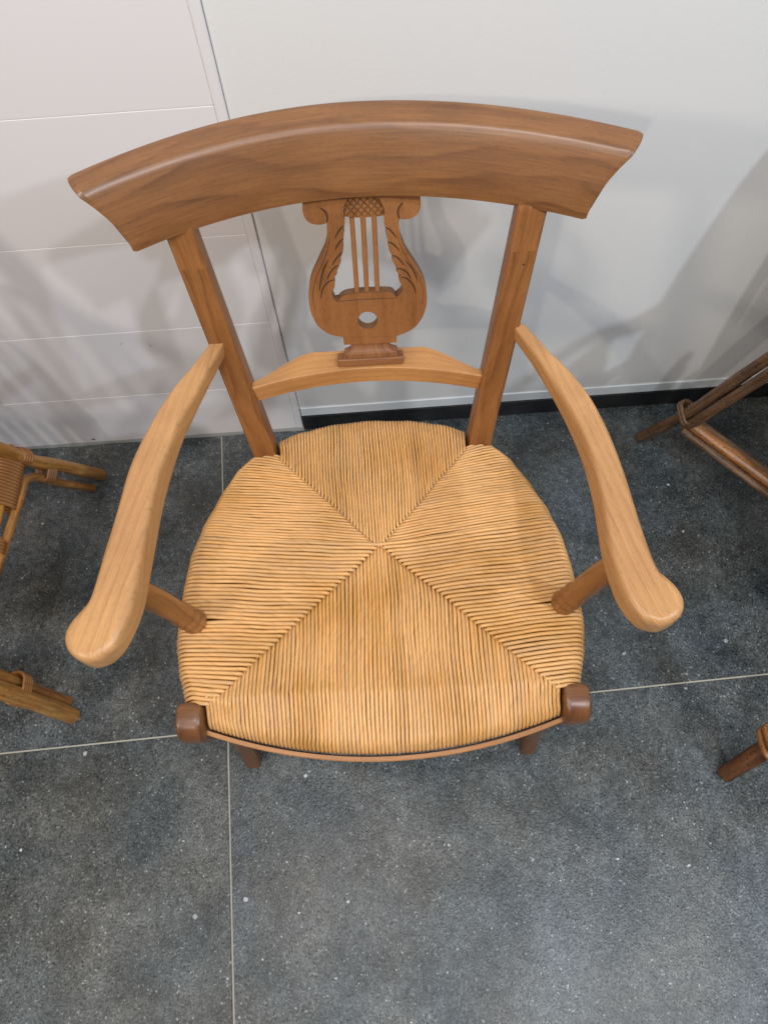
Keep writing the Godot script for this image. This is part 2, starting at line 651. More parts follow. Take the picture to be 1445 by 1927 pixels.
func add_top_rail(chair: Node3D, m: Material) -> void:
	# y, depth behind the lower front edge, half length
	var sec := [[0.8175, 0.0, 0.2695], [0.823, -0.0008, 0.270], [0.834, -0.0045, 0.2725], [0.848, -0.0105, 0.2785], [0.862, -0.0175, 0.2865], [0.874, -0.0235, 0.2945], [0.8845, -0.0290, 0.3018], [0.8893, -0.0325, 0.306], [0.8922, -0.0375, 0.309], [0.8952, -0.047, 0.3138], [0.8985, -0.056, 0.3175], [0.8990, -0.061, 0.319], [0.8972, -0.0645, 0.319], [0.892, -0.066, 0.3175], [0.878, -0.060, 0.308], [0.86, -0.050, 0.296], [0.84, -0.040, 0.282], [0.822, -0.0325, 0.2715], [0.8165, -0.0305, 0.2695], [0.8150, -0.028, 0.269], [0.8150, -0.003, 0.269]]
	var rings := []
	var st := [[-1.0, 0.90], [-1.0, 0.965], [-0.994, 1.0]]
	for k in 49:
		st.append([-0.985 + 1.97 * k / 48.0, 1.0])
	st.append_array([[0.994, 1.0], [1.0, 0.965], [1.0, 0.90]])
	for q in st:
		var s: float = q[0]
		var cy := 0.860
		var cz := -0.034
		var ring := PackedVector3Array()
		for p in sec:
			var y: float = cy + (p[0] - cy) * q[1]
			var dz: float = cz + (p[1] - cz) * q[1]
			var hl: float = p[2] - (0.0022 if q[1] == 1.0 and absf(s) > 0.993 else 0.0)
			if absf(s) < 0.993:
				hl -= 0.0
			var x := s * hl
			var zc := -0.337 + 0.07 * pow(x / 0.26, 2.0)
			# ends flare: the front edge of the crest gets crisper towards the tips
			var lift := pow(x / 0.318, 2.0) * (0.0105 if x > 0.0 else 0.002)
			zc -= pow(x / 0.318, 2.0) * (0.013 if x > 0.0 else 0.005)
			ring.append(Vector3(x + 0.004, y + 0.004 * (1.0 - s * s) + lift, zc + dz))
		rings.append(ring)
	var mb := MB.new()
	mb.loft(rings)
	put("top_rail", mb.mesh(50.0), m, chair)

func rounded_rect(hx: float, hz: float, r: float) -> PackedVector2Array:
	var out := PackedVector2Array()
	for c in [[1, 1, 0.0], [-1, 1, 0.5], [-1, -1, 1.0], [1, -1, 1.5]]:
		for k in 4:
			var a: float = (c[2] + 0.5 * k / 3.0) * PI
			out.append(Vector2(c[0] * (hx - r) + cos(a) * r, c[1] * (hz - r) + sin(a) * r))
	return out

func add_rear_leg(chair: Node3D, s: float, m: Material) -> void:
	# sabre leg below the seat running straight up into the raked back post: y, x, z of the front face, depth
	var path := [[0.0, 0.168, -0.300, 0.028], [0.06, 0.168, -0.272, 0.029], [0.14, 0.168, -0.243, 0.031], [0.24, 0.169, -0.216, 0.034], [0.34, 0.171, -0.200, 0.036], [0.40, 0.1715, -0.1935, 0.036], [0.45, 0.174, -0.197, 0.034], [0.55, 0.1845, -0.2225, 0.031], [0.64, 0.1945, -0.2465, 0.029], [0.73, 0.2043, -0.270, 0.028], [0.82, 0.2141, -0.2945, 0.026], [0.827, 0.2149, -0.2985, 0.022]]
	var rings := []
	for p in path:
		var ring := PackedVector3Array()
		for q in rounded_rect(0.0182, p[3] / 2.0, 0.0035):
			ring.append(Vector3(s * p[1] + q.x, p[0], p[2] - p[3] / 2.0 + q.y))
		rings.append(ring)
	var mb := MB.new()
	mb.loft(rings)
	put("rear_leg", mb.mesh(35.0), m, chair)

func add_front_leg(chair: Node3D, s: float, m: Material) -> void:
	# y, front z, back z, half width, corner radius
	var path := [[0.0, 0.2215, 0.194, 0.0132, 0.006], [0.004, 0.2235, 0.192, 0.0142, 0.006], [0.05, 0.212, 0.176, 0.0145, 0.006], [0.12, 0.201, 0.160, 0.0152, 0.006], [0.20, 0.199, 0.154, 0.0160, 0.006], [0.28, 0.207, 0.155, 0.0168, 0.007], [0.34, 0.221, 0.160, 0.0175, 0.008], [0.38, 0.2335, 0.168, 0.0180, 0.008], [0.405, 0.2365, 0.176, 0.0183, 0.008], [0.422, 0.2390, 0.183, 0.0184, 0.008], [0.436, 0.2372, 0.1885, 0.0183, 0.008], [0.446, 0.2325, 0.1895, 0.0180, 0.008], [0.4525, 0.2265, 0.1905, 0.0174, 0.008], [0.4555, 0.220, 0.1925, 0.0164, 0.008], [0.4568, 0.214, 0.1965, 0.0135, 0.007]]
	var rings := []
	for p in path:
		var ring := PackedVector3Array()
		for q in rounded_rect(p[3], (p[1] - p[2]) / 2.0, p[4]):
			ring.append(Vector3(s * 0.2635 + q.x, p[0], (p[1] + p[2]) / 2.0 + q.y))
		rings.append(ring)
	var mb := MB.new()
	mb.loft(rings)
	put("front_leg", mb.mesh(50.0), m, chair)

func add_arm(chair: Node3D, s: float, m: Material) -> void:
	var outer: Array
	var inner: Array
	if s < 0.0:
		outer = pv([-213, -256, -240, -212, -259, -182, -276, -147, -294, -97, -304, -58, -309, -20, -314, 20, -319, 50, -324, 84, -329, 111, -337, 124, -346, 136, -351, 149, -350, 161, -343, 173, -331, 182, -318, 186])
		inner = pv([-193, -256, -213, -205, -234, -151, -248, -113, -260, -61, -266, -23, -269, 23, -272, 71, -274, 110, -279, 136, -284, 153, -292, 170, -304, 182])
	else:
		outer = pv([221, -262, 236, -237, 250, -212, 271, -180, 291, -139, 304, -91, 311, -50, 316, -3, 319, 39, 323, 78, 328, 108, 335, 118, 344, 130, 349, 143, 348, 156, 342, 166, 331, 173, 317, 177])
		inner = pv([204, -262, 231, -201, 253, -142, 266, -99, 274, -63, 278, -27, 279, 11, 277, 61, 277, 85, 279, 114, 283, 139, 291, 158, 301, 172])
	var lo := smooth_line(outer, 6)
	var li := smooth_line(inner, 6)
	li.reverse()
	var loop := PackedVector2Array()
	loop.append_array(lo)
	loop.append_array(li)
	var n := loop.size()
	# even out and round the outline
	for it in 2:
		var nl := loop.duplicate()
		for k in n:
			if loop[k].y > -0.24:
				nl[k] = loop[k] * 0.5 + (loop[(k + 1) % n] + loop[(k + n - 1) % n]) * 0.25
		loop = nl
	var nor := PackedVector2Array()
	for k in n:
		var t := loop[(k + 1) % n] - loop[(k + n - 1) % n]
		nor.append(Vector2(t.y, -t.x).normalized())
	var area := 0.0
	for k in n:
		area += loop[k].cross(loop[(k + 1) % n])
	var sg := 1.0 if area > 0.0 else -1.0
	var rings := []
	# inset, height as share of the thickness
	for q in [[0.0068, 0.0, 0.0], [0.0030, 0.0008, 0.0], [0.0008, 0.003, 0.0], [0.0, 0.008, 0.0], [0.0, 0.5, 1.0], [0.0, -0.0115, 2.0], [0.0007, -0.0072, 2.0], [0.0024, -0.0040, 2.0], [0.0050, -0.0017, 2.0], [0.0085, -0.0004, 2.0]]:
		var ring := PackedVector3Array()
		for k in n:
			var p := loop[k]
			var f := clampf((p.y + 0.26) / 0.44, 0.0, 1.0)
			var thick := lerpf(0.024, 0.042, smoothstep(0.0, 0.55, f)) - 0.004 * smoothstep(0.8, 1.0, f)
			var narrow := clampf((p.y + 0.26) / 0.10, 0.0, 1.0) * lerpf(0.55, 1.0, smoothstep(0.62, 0.92, f))
			var ins: float = q[0] * lerpf(0.35, 1.0, narrow)
			var w := p - nor[k] * sg * ins
			var y := 0.665 - thick
			if q[2] == 0.0:
				y += q[1]
			elif q[2] == 1.0:
				y += thick * 0.45
			else:
				y = 0.665 + q[1] * lerpf(0.45, 1.0, narrow)
			ring.append(Vector3(w.x, y, w.y))
		rings.append(ring)
	var mb := MB.new()
	mb.loft(rings, false, false)
	for end in [0, rings.size() - 1]:
		var poly := PackedVector2Array()
		for p in rings[end]:
			poly.append(Vector2(p.x, p.z))
		var tri := Geometry2D.triangulate_polygon(poly)
		var b := mb.v.size()
		for p in rings[end]:
			mb.v.append(p)
			mb.uv.append(Vector2.ZERO)
		for k in range(0, tri.size(), 3):
			var a := b + tri[k]
			var c := b + tri[k + 1]
			var d := b + tri[k + 2]
			var fn := (mb.v[c] - mb.v[a]).cross(mb.v[d] - mb.v[a])
			# loft winding: find which way is outwards (bottom -y, top +y) and follow the side walls
			var want := 1.0 if end > 0 else -1.0
			if (fn.y * want > 0.0) == (sg < 0.0):
				mb.ix.append_array(PackedInt32Array([a, c, d]))
			else:
				mb.ix.append_array(PackedInt32Array([a, d, c]))
	# grain follows the arm: project on its long axis
	var ax := Vector2(s * 0.10, 0.42).normalized()
	for k in mb.v.size():
		var p := Vector2(mb.v[k].x, mb.v[k].z)
		mb.uv[k] = Vector2(p.dot(ax) + 0.4, p.dot(Vector2(ax.y, -ax.x)) + mb.v[k].y * 0.7 + (-0.045 if s < 0.0 else 0.37))
	put("armrest", mb.mesh(50.0), m, chair)

func add_arm_post(chair: Node3D, s: float, m: Material) -> void:
	var a := Vector3(s * 0.2640, 0.447, 0.075)
	var b := Vector3(s * 0.2985, 0.640, 0.086)
	var prof := [[-0.012, 0.0140], [0.0, 0.0152], [0.004, 0.0174], [0.009, 0.0186], [0.014, 0.0174], [0.0165, 0.0142], [0.019, 0.0138], [0.0215, 0.0146], [0.024, 0.0172], [0.029, 0.0182], [0.034, 0.0172], [0.037, 0.0148], [0.0395, 0.0144], [0.042, 0.0160], [0.048, 0.0178], [0.056, 0.0172], [0.0595, 0.0154], [0.063, 0.0152], [0.09, 0.0162], [0.12, 0.0164], [0.15, 0.0158], [0.166, 0.0148], [0.172, 0.0136], [0.177, 0.0150], [0.184, 0.0164], [0.197, 0.0150]]
	var ln := a.distance_to(b)
	var ax := (b - a) / ln
	var e1 := ax.cross(Vector3.FORWARD).normalized()
	var e2 := ax.cross(e1)
	var rings := []
	for p in prof:
		var ring := PackedVector3Array()
		for k in 28:
			var an := TAU * k / 28.0
			ring.append(a + ax * p[0] + (e1 * cos(an) + e2 * sin(an)) * p[1])
		rings.append(ring)
	var mb := MB.new()
	mb.loft(rings)
	put("arm_post", mb.mesh(50.0), m, chair)

func add_lower_rail(chair: Node3D, m: Material) -> void:
	var rings := []
	var n := 40
	for k in n + 1:
		var x := -0.178 + 0.356 * k / n
		var zf := -0.264 + 0.027 * pow(x / 0.172, 2.0)
		var zb := lerpf(-0.2965, -0.2475, smoothstep(0.085, 0.185, absf(x))) - 0.004 * smoothstep(0.11, 0.08, absf(x))
		var c := 0.0016
		var t := 0.580
		var b := 0.5475
		var zl := zf + 0.001
		rings.append(PackedVector3Array([Vector3(x, t, zf - c), Vector3(x, t - c, zf), Vector3(x, b + c, zl), Vector3(x, b, zl - c), Vector3(x, b, zb + c), Vector3(x, b + c, zb), Vector3(x, t - c, zb), Vector3(x, t, zb + c)]))
	var mb := MB.new()
	mb.loft(rings)
	put("lower_back_rail", mb.mesh(30.0), m, chair)

func rail_z(x: float) -> float:
	return 0.2665 - 0.72 * pow(x - 0.008, 2.0)

func add_front_rail(chair: Node3D, m: Material) -> void:
	var rings := []
	var n := 44
	for k in n + 1:
		var x := -0.250 + 0.500 * k / n
		var z := rail_z(x) + 0.0088
		var c := 0.0014
		var t := 0.4215
		var b := 0.372
		var d := 0.0062
		rings.append(PackedVector3Array([Vector3(x, t, z - c), Vector3(x, t - c, z), Vector3(x, b + c, z - 0.011), Vector3(x, b, z - c - 0.011), Vector3(x, b, z - d - 0.008), Vector3(x, t, z - d)]))
	var mb := MB.new()
	mb.loft(rings)
	put("front_rail", mb.mesh(30.0), m, chair)

# ------------------------------------------------------------------ the lyre
func slab(pts: Array, z0: float, z1: float) -> CSGPolygon3D:
	var c := CSGPolygon3D.new()
	var poly := PackedVector2Array()
	for p in pts:
		poly.append(p)
	if Geometry2D.is_polygon_clockwise(poly):
		poly.reverse()
	c.polygon = poly
	c.mode = CSGPolygon3D.MODE_DEPTH
	c.depth = z1 - z0
	c.position.z = z1
	return c

func groove(pts: Array, w: float, depth: float, front: float) -> CSGPolygon3D:
	# a tapering V-cut that follows a line: thick in the middle, pointed at both ends
	var line := smooth_line(pts, 4)
	var a := []
	var b := []
	for k in line.size():
		var t := (line[mini(k + 1, line.size() - 1)] - line[maxi(k - 1, 0)]).normalized()
		var nn := Vector2(-t.y, t.x)
		var ww := w * (0.25 + 0.75 * sin(PI * clampf(float(k) / (line.size() - 1), 0.03, 0.97)))
		a.append(line[k] + nn * ww * 0.5)
		b.push_front(line[k] - nn * ww * 0.5)
	a.append_array(b)
	var c := slab(a, front - depth, front + 0.004)
	c.operation = CSGShape3D.OPERATION_SUBTRACTION
	return c

func bake(c: CSGShape3D, m: Material, grime: Material, front := 0.0) -> ArrayMesh:
	# CSG result with flat-projected grain running up the lyre
	add_child(c)
	await get_tree().process_frame
	await get_tree().process_frame
	var src: ArrayMesh = c.bake_static_mesh()
	remove_child(c)
	var mb := MB.new()
	var sawn := MB.new()
	var whole := 0.0
	for s in src.get_surface_count():
		var arr := src.surface_get_arrays(s)
		var vv: PackedVector3Array = arr[Mesh.ARRAY_VERTEX]
		var ii: PackedInt32Array = arr[Mesh.ARRAY_INDEX] if arr[Mesh.ARRAY_INDEX] != null else PackedInt32Array()
		if ii.is_empty():
			for k in vv.size():
				ii.append(k)
		var b := mb.v.size()
		for p in vv:
			mb.v.append(p)
			mb.uv.append(Vector2(p.y + p.z * 0.3, p.x + p.z))
		for k in range(0, ii.size(), 3):
			var p0: Vector3 = vv[ii[k]]
			var p1: Vector3 = vv[ii[k + 1]]
			var p2: Vector3 = vv[ii[k + 2]]
			whole += p0.dot(p1.cross(p2))
			var fnorm := (p1 - p0).cross(p2 - p0).normalized()
			var to := mb if absf(fnorm.z) > 0.5 and maxf(p0.z, maxf(p1.z, p2.z)) > -0.0005 - 0.0035 and minf(p0.z, minf(p1.z, p2.z)) > -0.005 else sawn
			if to == mb and p0.z < front - 0.0005 and p1.z < front - 0.0005 and p2.z < front - 0.0005:
				to = sawn
			for q in 3:
				to.ix.append(b + ii[k + q])
	sawn.v = mb.v
	sawn.uv = mb.uv
	c.free()
	var out := mb.mesh(30.0, whole)
	out.surface_set_material(0, m)
	if sawn.ix.size() > 0:
		out.add_surface_from_arrays(Mesh.PRIMITIVE_TRIANGLES, sawn.mesh(30.0, whole).surface_get_arrays(0))
		out.surface_set_material(1, grime)
	return out

func add_lyre(chair: Node3D, m: Material) -> void:
	var root := Node3D.new()
	root.name = "lyre_splat"
	chair.add_child(root)
	var ax := Vector3(0, 0.24, -0.075).normalized()
	var nz := Vector3.RIGHT.cross(ax)
	root.transform = Transform3D(Basis(Vector3.RIGHT, ax, nz), Vector3(0, 0.58, -0.270))
	var th := -0.0165
	var dusty := wood(rgb(146, 98, 58), 0.6)
	var grime := mat(rgb(124, 90, 60), 0.8, tex_line, 1.0 / 0.8, 1.0 / 0.6)
	# left and right scrolled arms with the soundbox between: one sawn piece
	var body := []
	body.append_array(Array(smooth_line(pv([47, 46.5, 61, 51.5, 75, 61, 84.5, 75.5, 89.8, 93, 90.5, 108, 88.2, 124, 83.4, 138.3, 75.6, 153, 66.4, 167.6, 59.2, 182, 55.2, 198.5, 54.4, 213]), 3)))
	body.append_array(Array(smooth_line(pv([56, 217.2, 64, 215.8, 73.3, 218, 80.1, 224.5, 82.6, 233.2, 81.7, 246]), 3)))
	body.append_array(Array(smooth_line(pv([30, 246, 34.6, 236, 36.6, 228, 35.4, 220.7]), 3)))
	body.append_array(pv([35.7, 210.4, 37.9, 203, 36.8, 201.5, 38.4, 193, 40.6, 185, 39.2, 183, 40.8, 175, 45.2, 165.5, 44, 163, 47.8, 154, 50.4, 148.5, 49, 146.5, 54.2, 140]))
	body.append_array(Array(smooth_line(pv([54.2, 140, 52, 135, 54.7, 127.9, 57, 121, 54.5, 114, 48.1, 107.2]), 3)))
	body.append_array(Array(smooth_line(pv([48.1, 107.2, 45.6, 111.5, 41.1, 115.2, 32, 116.6, 3, 117.2, -9.2, 116.8, -22, 115.2, -29.3, 111.2, -33, 106.6]), 3)))
	body.append_array(Array(smooth_line(pv([-37.4, 107.4, -40, 115.1, -39.4, 122.2, -36.3, 126.8, -35, 133.3, -36.3, 140.2]), 3)))
	body.append_array(pv([-30.7, 147.4, -31.6, 149.4, -27.6, 156.6, -24.2, 164, -25.4, 165.6, -20.4, 177, -19, 183, -20.2, 186, -17.6, 196, -16.4, 203.5, -17.8, 206, -14.9, 214]))
	body.append_array(Array(smooth_line(pv([-14.6, 220, -15.2, 226, -14, 236, -9, 246]), 3)))
	body.append_array(Array(smooth_line(pv([-64.6, 246, -66.2, 236.4, -65.7, 228.2, -61.7, 220.2, -52.5, 215.7, -43.5, 215.2, -37.4, 217]), 3)))
	body.append_array(Array(smooth_line(pv([-36.8, 213, -38.2, 203.8, -41.7, 188.3, -48.6, 174.3, -58.2, 158.4, -67.4, 140.3, -71.9, 123.3, -73.3, 109.1, -72.2, 91, -66.3, 72, -55.8, 59.7, -44.6, 53.2, -31.2, 49.4]), 3)))
	var clean := []
	for p in body:
		if clean.is_empty() or clean[clean.size() - 1].distance_to(p) > 0.0004:
			clean.append(p)
	var comb := CSGCombiner3D.new()
	comb.add_child(slab(clean, th, 0.0))
	var hole := CSGCylinder3D.new()
	hole.radius = 0.0138
	hole.height = 0.06
	hole.sides = 32
	hole.rotation_degrees.x = 90
	hole.position = Vector3(0.0065, 0.0743, 0)
	hole.operation = CSGShape3D.OPERATION_SUBTRACTION
	comb.add_child(hole)
	# carved cuts: leaf veins on both arms, scroll eyes, line under the hump, edge lines
	var d := 0.0026
	for g in [[-15, 213, -20, 209, -25, 203, -29, 196], [-17, 196, -22, 192, -27, 186, -30, 180], [-19.5, 178, -25, 174, -31, 167, -36, 160], [-25, 160, -32, 157, -40, 149, -45, 139], [-34, 139, -42, 137, -50, 130, -54, 122, -56, 112], [-57, 124, -50, 150, -40, 168],
			[37, 207, 42, 204, 47, 198, 51, 192], [39.5, 188, 45, 185, 50, 180, 54, 174], [43, 169, 49, 167, 55, 161, 60, 154], [49, 150, 56, 149, 64, 143, 69, 134], [54, 137, 61, 136, 68, 130, 73, 121, 75, 112], [63, 160, 72, 146, 78, 130]]:
		comb.add_child(groove(pv(g), 0.0026, d, 0.0))
	comb.add_child(groove(pv([-37.5, 217, -36, 224, -38, 231, -44, 236.5]), 0.0032, 0.003, 0.0))
	comb.add_child(groove(pv([55.5, 217, 53.5, 224, 55, 231, 60, 237]), 0.0032, 0.003, 0.0))
	comb.add_child(groove(pv([-35, 106.3, -10, 107.3, 20, 107.3, 50, 106.6]), 0.0019, 0.0012, 0.0))
	comb.add_child(groove(pv([-66, 95, -67.5, 112, -64.5, 128, -57, 148, -46, 168, -38, 188, -34, 205]), 0.0013, 0.0008, 0.0))
	comb.add_child(groove(pv([84, 95, 85.5, 112, 82.5, 128, 75, 146, 64, 164, 55, 184, 51.5, 203]), 0.0013, 0.0008, 0.0))
	put("lyre_frame", await bake(comb, m, grime), null, root)
	# lattice-carved crown between the scrolls
	var cc := CSGCombiner3D.new()
	cc.add_child(slab(Array(smooth_line(pv([-9, 252, -14, 236, -15.2, 222.9]), 2)) + Array(smooth_line(pv([-14.8, 222.4, 0, 220.2, 14, 219.8, 27, 220, 35, 221]), 4)) + Array(smooth_line(pv([36.4, 228, 34.4, 236, 29, 252]), 2)), th + 0.003, -0.0035))
	for k in 8:
		var x := -22 + k * 8.6
		cc.add_child(groove(pv([x, 221, x + 11, 233, x + 24, 247]), 0.0016, 0.0014, -0.0035))
		cc.add_child(groove(pv([x + 24, 221, x + 13, 233, x, 247]), 0.0016, 0.0014, -0.0035))
	put("lattice_crown", await bake(cc, m, grime, -0.0035), null, root)
	# three strings
	for q in [[-8.4, -2.2, -9.2, -2.8], [5.5, 12.4, 4.3, 11.0], [19.9, 26.5, 19.0, 25.6]]:
		var mb := MB.new()
		var rings := []
		for e in [[0.119, q[2], q[3]], [0.224, q[0], q[1]]]:
			var x0: float = e[1] * 0.001
			var x1: float = e[2] * 0.001
			rings.append(PackedVector3Array([Vector3(x0, e[0] - 0.004, -0.004), Vector3(x0 + 0.001, e[0] - 0.004, -0.003), Vector3(x1 - 0.001, e[0] - 0.004, -0.003), Vector3(x1, e[0] - 0.004, -0.004), Vector3(x1, e[0] - 0.004, -0.0125), Vector3(x0, e[0] - 0.004, -0.0125)]))
		mb.loft(rings)
		put("lyre_string", mb.mesh(30.0), m, root)
	# moulded foot on the lower rail
	var ft := CSGCombiner3D.new()
	ft.add_child(slab(pv([-31, 49.8, -30.6, 35.8]) + pv([46, 35.2, 47, 47]), th, -0.0012))
	put("foot_block", await bake(ft, m, grime, -0.0012), null, root)
	var fn := MB.new()
	var fr := []
	for q in [[0.0360, -0.0220, 0.0370, -0.0035], [0.0320, -0.0202, 0.0352, -0.0040], [0.0285, -0.0200, 0.0350, -0.0038], [0.0250, -0.0212, 0.0365, -0.0026], [0.0225, -0.0245, 0.0400, -0.0010], [0.0212, -0.0290, 0.0445, 0.0008], [0.0200, -0.0312, 0.0465, 0.0012], [0.0165, -0.0322, 0.0478, 0.0014], [0.0130, -0.0322, 0.0478, 0.0014]]:
		fr.append(PackedVector3Array([Vector3(q[1], q[0], q[3]), Vector3(q[2], q[0], q[3]), Vector3(q[2], q[0], th), Vector3(q[1], q[0], th)]))
	fn.loft(fr)
	put("foot_neck", fn.mesh(40.0), dusty, root)
	var fp := MB.new()
	fp.box(Vector3(-0.0425, 0.0005, th - 0.001), Vector3(0.0555, 0.0128, 0.0040), 0.0014)
	put("foot_plinth", fp.mesh(20.0), dusty, root)

# ------------------------------------------------------------------ the rush seat
const SIDE := [[-0.235, 0.160], [-0.205, 0.197], [-0.17, 0.228], [-0.125, 0.252], [-0.08, 0.272], [-0.03, 0.286], [0.02, 0.292], [0.06, 0.295], [0.10, 0.295], [0.14, 0.2885], [0.175, 0.2785], [0.195, 0.272]]
const BACK := [[0.0, -0.267], [0.06, -0.263], [0.12, -0.250], [0.155, -0.235], [0.17, -0.226]]
const HUB := Vector2(0.006, -0.035)

func diag_front(x: float) -> float:
	# z of the front seam at x
	var h := 0.243
	return lerpf(HUB.y, 0.197, clampf(absf(x - HUB.x * (1.0 - absf(x) / h)) / h, 0.0, 1.0))

func seat_y(x: float, z: float) -> float:
	var d := Vector2(x / 0.27, (z + 0.02) / 0.23).length()
	return 0.4545 - 0.0085 * exp(-d * d * 2.2) + 0.0012 * sin(x * 31.0 + z * 11.0) * sin(z * 27.0 - 1.0)

func strand_mesh(pts: PackedVector3Array, radii: PackedFloat32Array, tone: Color) -> ArrayMesh:
	var sides := 7
	var V := PackedVector3Array()
	var N := PackedVector3Array()
	var U := PackedVector2Array()
	var C := PackedColorArray()
	var ix := PackedInt32Array()
	var u := rng.randf() * 4.0
	var roll := rng.randf()
	var t0 := (pts[1] - pts[0]).normalized()
	var a := t0.cross(Vector3(0.3, 0.4, 0.5)).normalized()
	var n := pts.size()
	for k in n:
		var t := (pts[mini(k + 1, n - 1)] - pts[maxi(k - 1, 0)]).normalized()
		a = (a - t * a.dot(t)).normalized()
		var b := t.cross(a)
		var pn := patch.get_noise_2d(pts[k].x, pts[k].z)
		var ps := 0.97 + 0.30 * pn
		var tone_k := Color(tone.r * (ps * 0.72 + 0.28), tone.g * ps, tone.b * ps * (1.0 + 0.35 * pn))
		if k > 0:
			u += pts[k].distance_to(pts[k - 1]) / 0.12
		for j in sides + 1:
			var an := TAU * j / sides
			var nn := a * cos(an) + b * sin(an)
			V.append(pts[k] + nn * radii[k])
			N.append(nn)
			U.append(Vector2(u, float(j) / sides + roll))
			C.append(tone_k)
	var w := sides + 1
	for k in n - 1:
		for j in sides:
			var p := k * w + j
			ix.append_array(PackedInt32Array([p, p + w + 1, p + 1, p, p + w, p + w + 1]))
	var arr := []
	arr.resize(Mesh.ARRAY_MAX)
	arr[Mesh.ARRAY_VERTEX] = V
	arr[Mesh.ARRAY_NORMAL] = N
	arr[Mesh.ARRAY_TEX_UV] = U
	arr[Mesh.ARRAY_COLOR] = C
	arr[Mesh.ARRAY_INDEX] = ix
	var m := ArrayMesh.new()
	m.add_surface_from_arrays(Mesh.PRIMITIVE_TRIANGLES, arr)
	return m

var patch := noise_of(88, 5.5, 3)
var lay := noise_of(93, 7.0, 2)

func rush_tone(p: Vector2) -> Color:
	# linear multiplier: strand to strand and patch to patch
	var s := rng.randf_range(0.86, 1.05)
	var h := rng.randf_range(-0.06, 0.06)
	return Color(s * (1.0 + h * 0.4), s, s * (1.0 - h * 1.6))

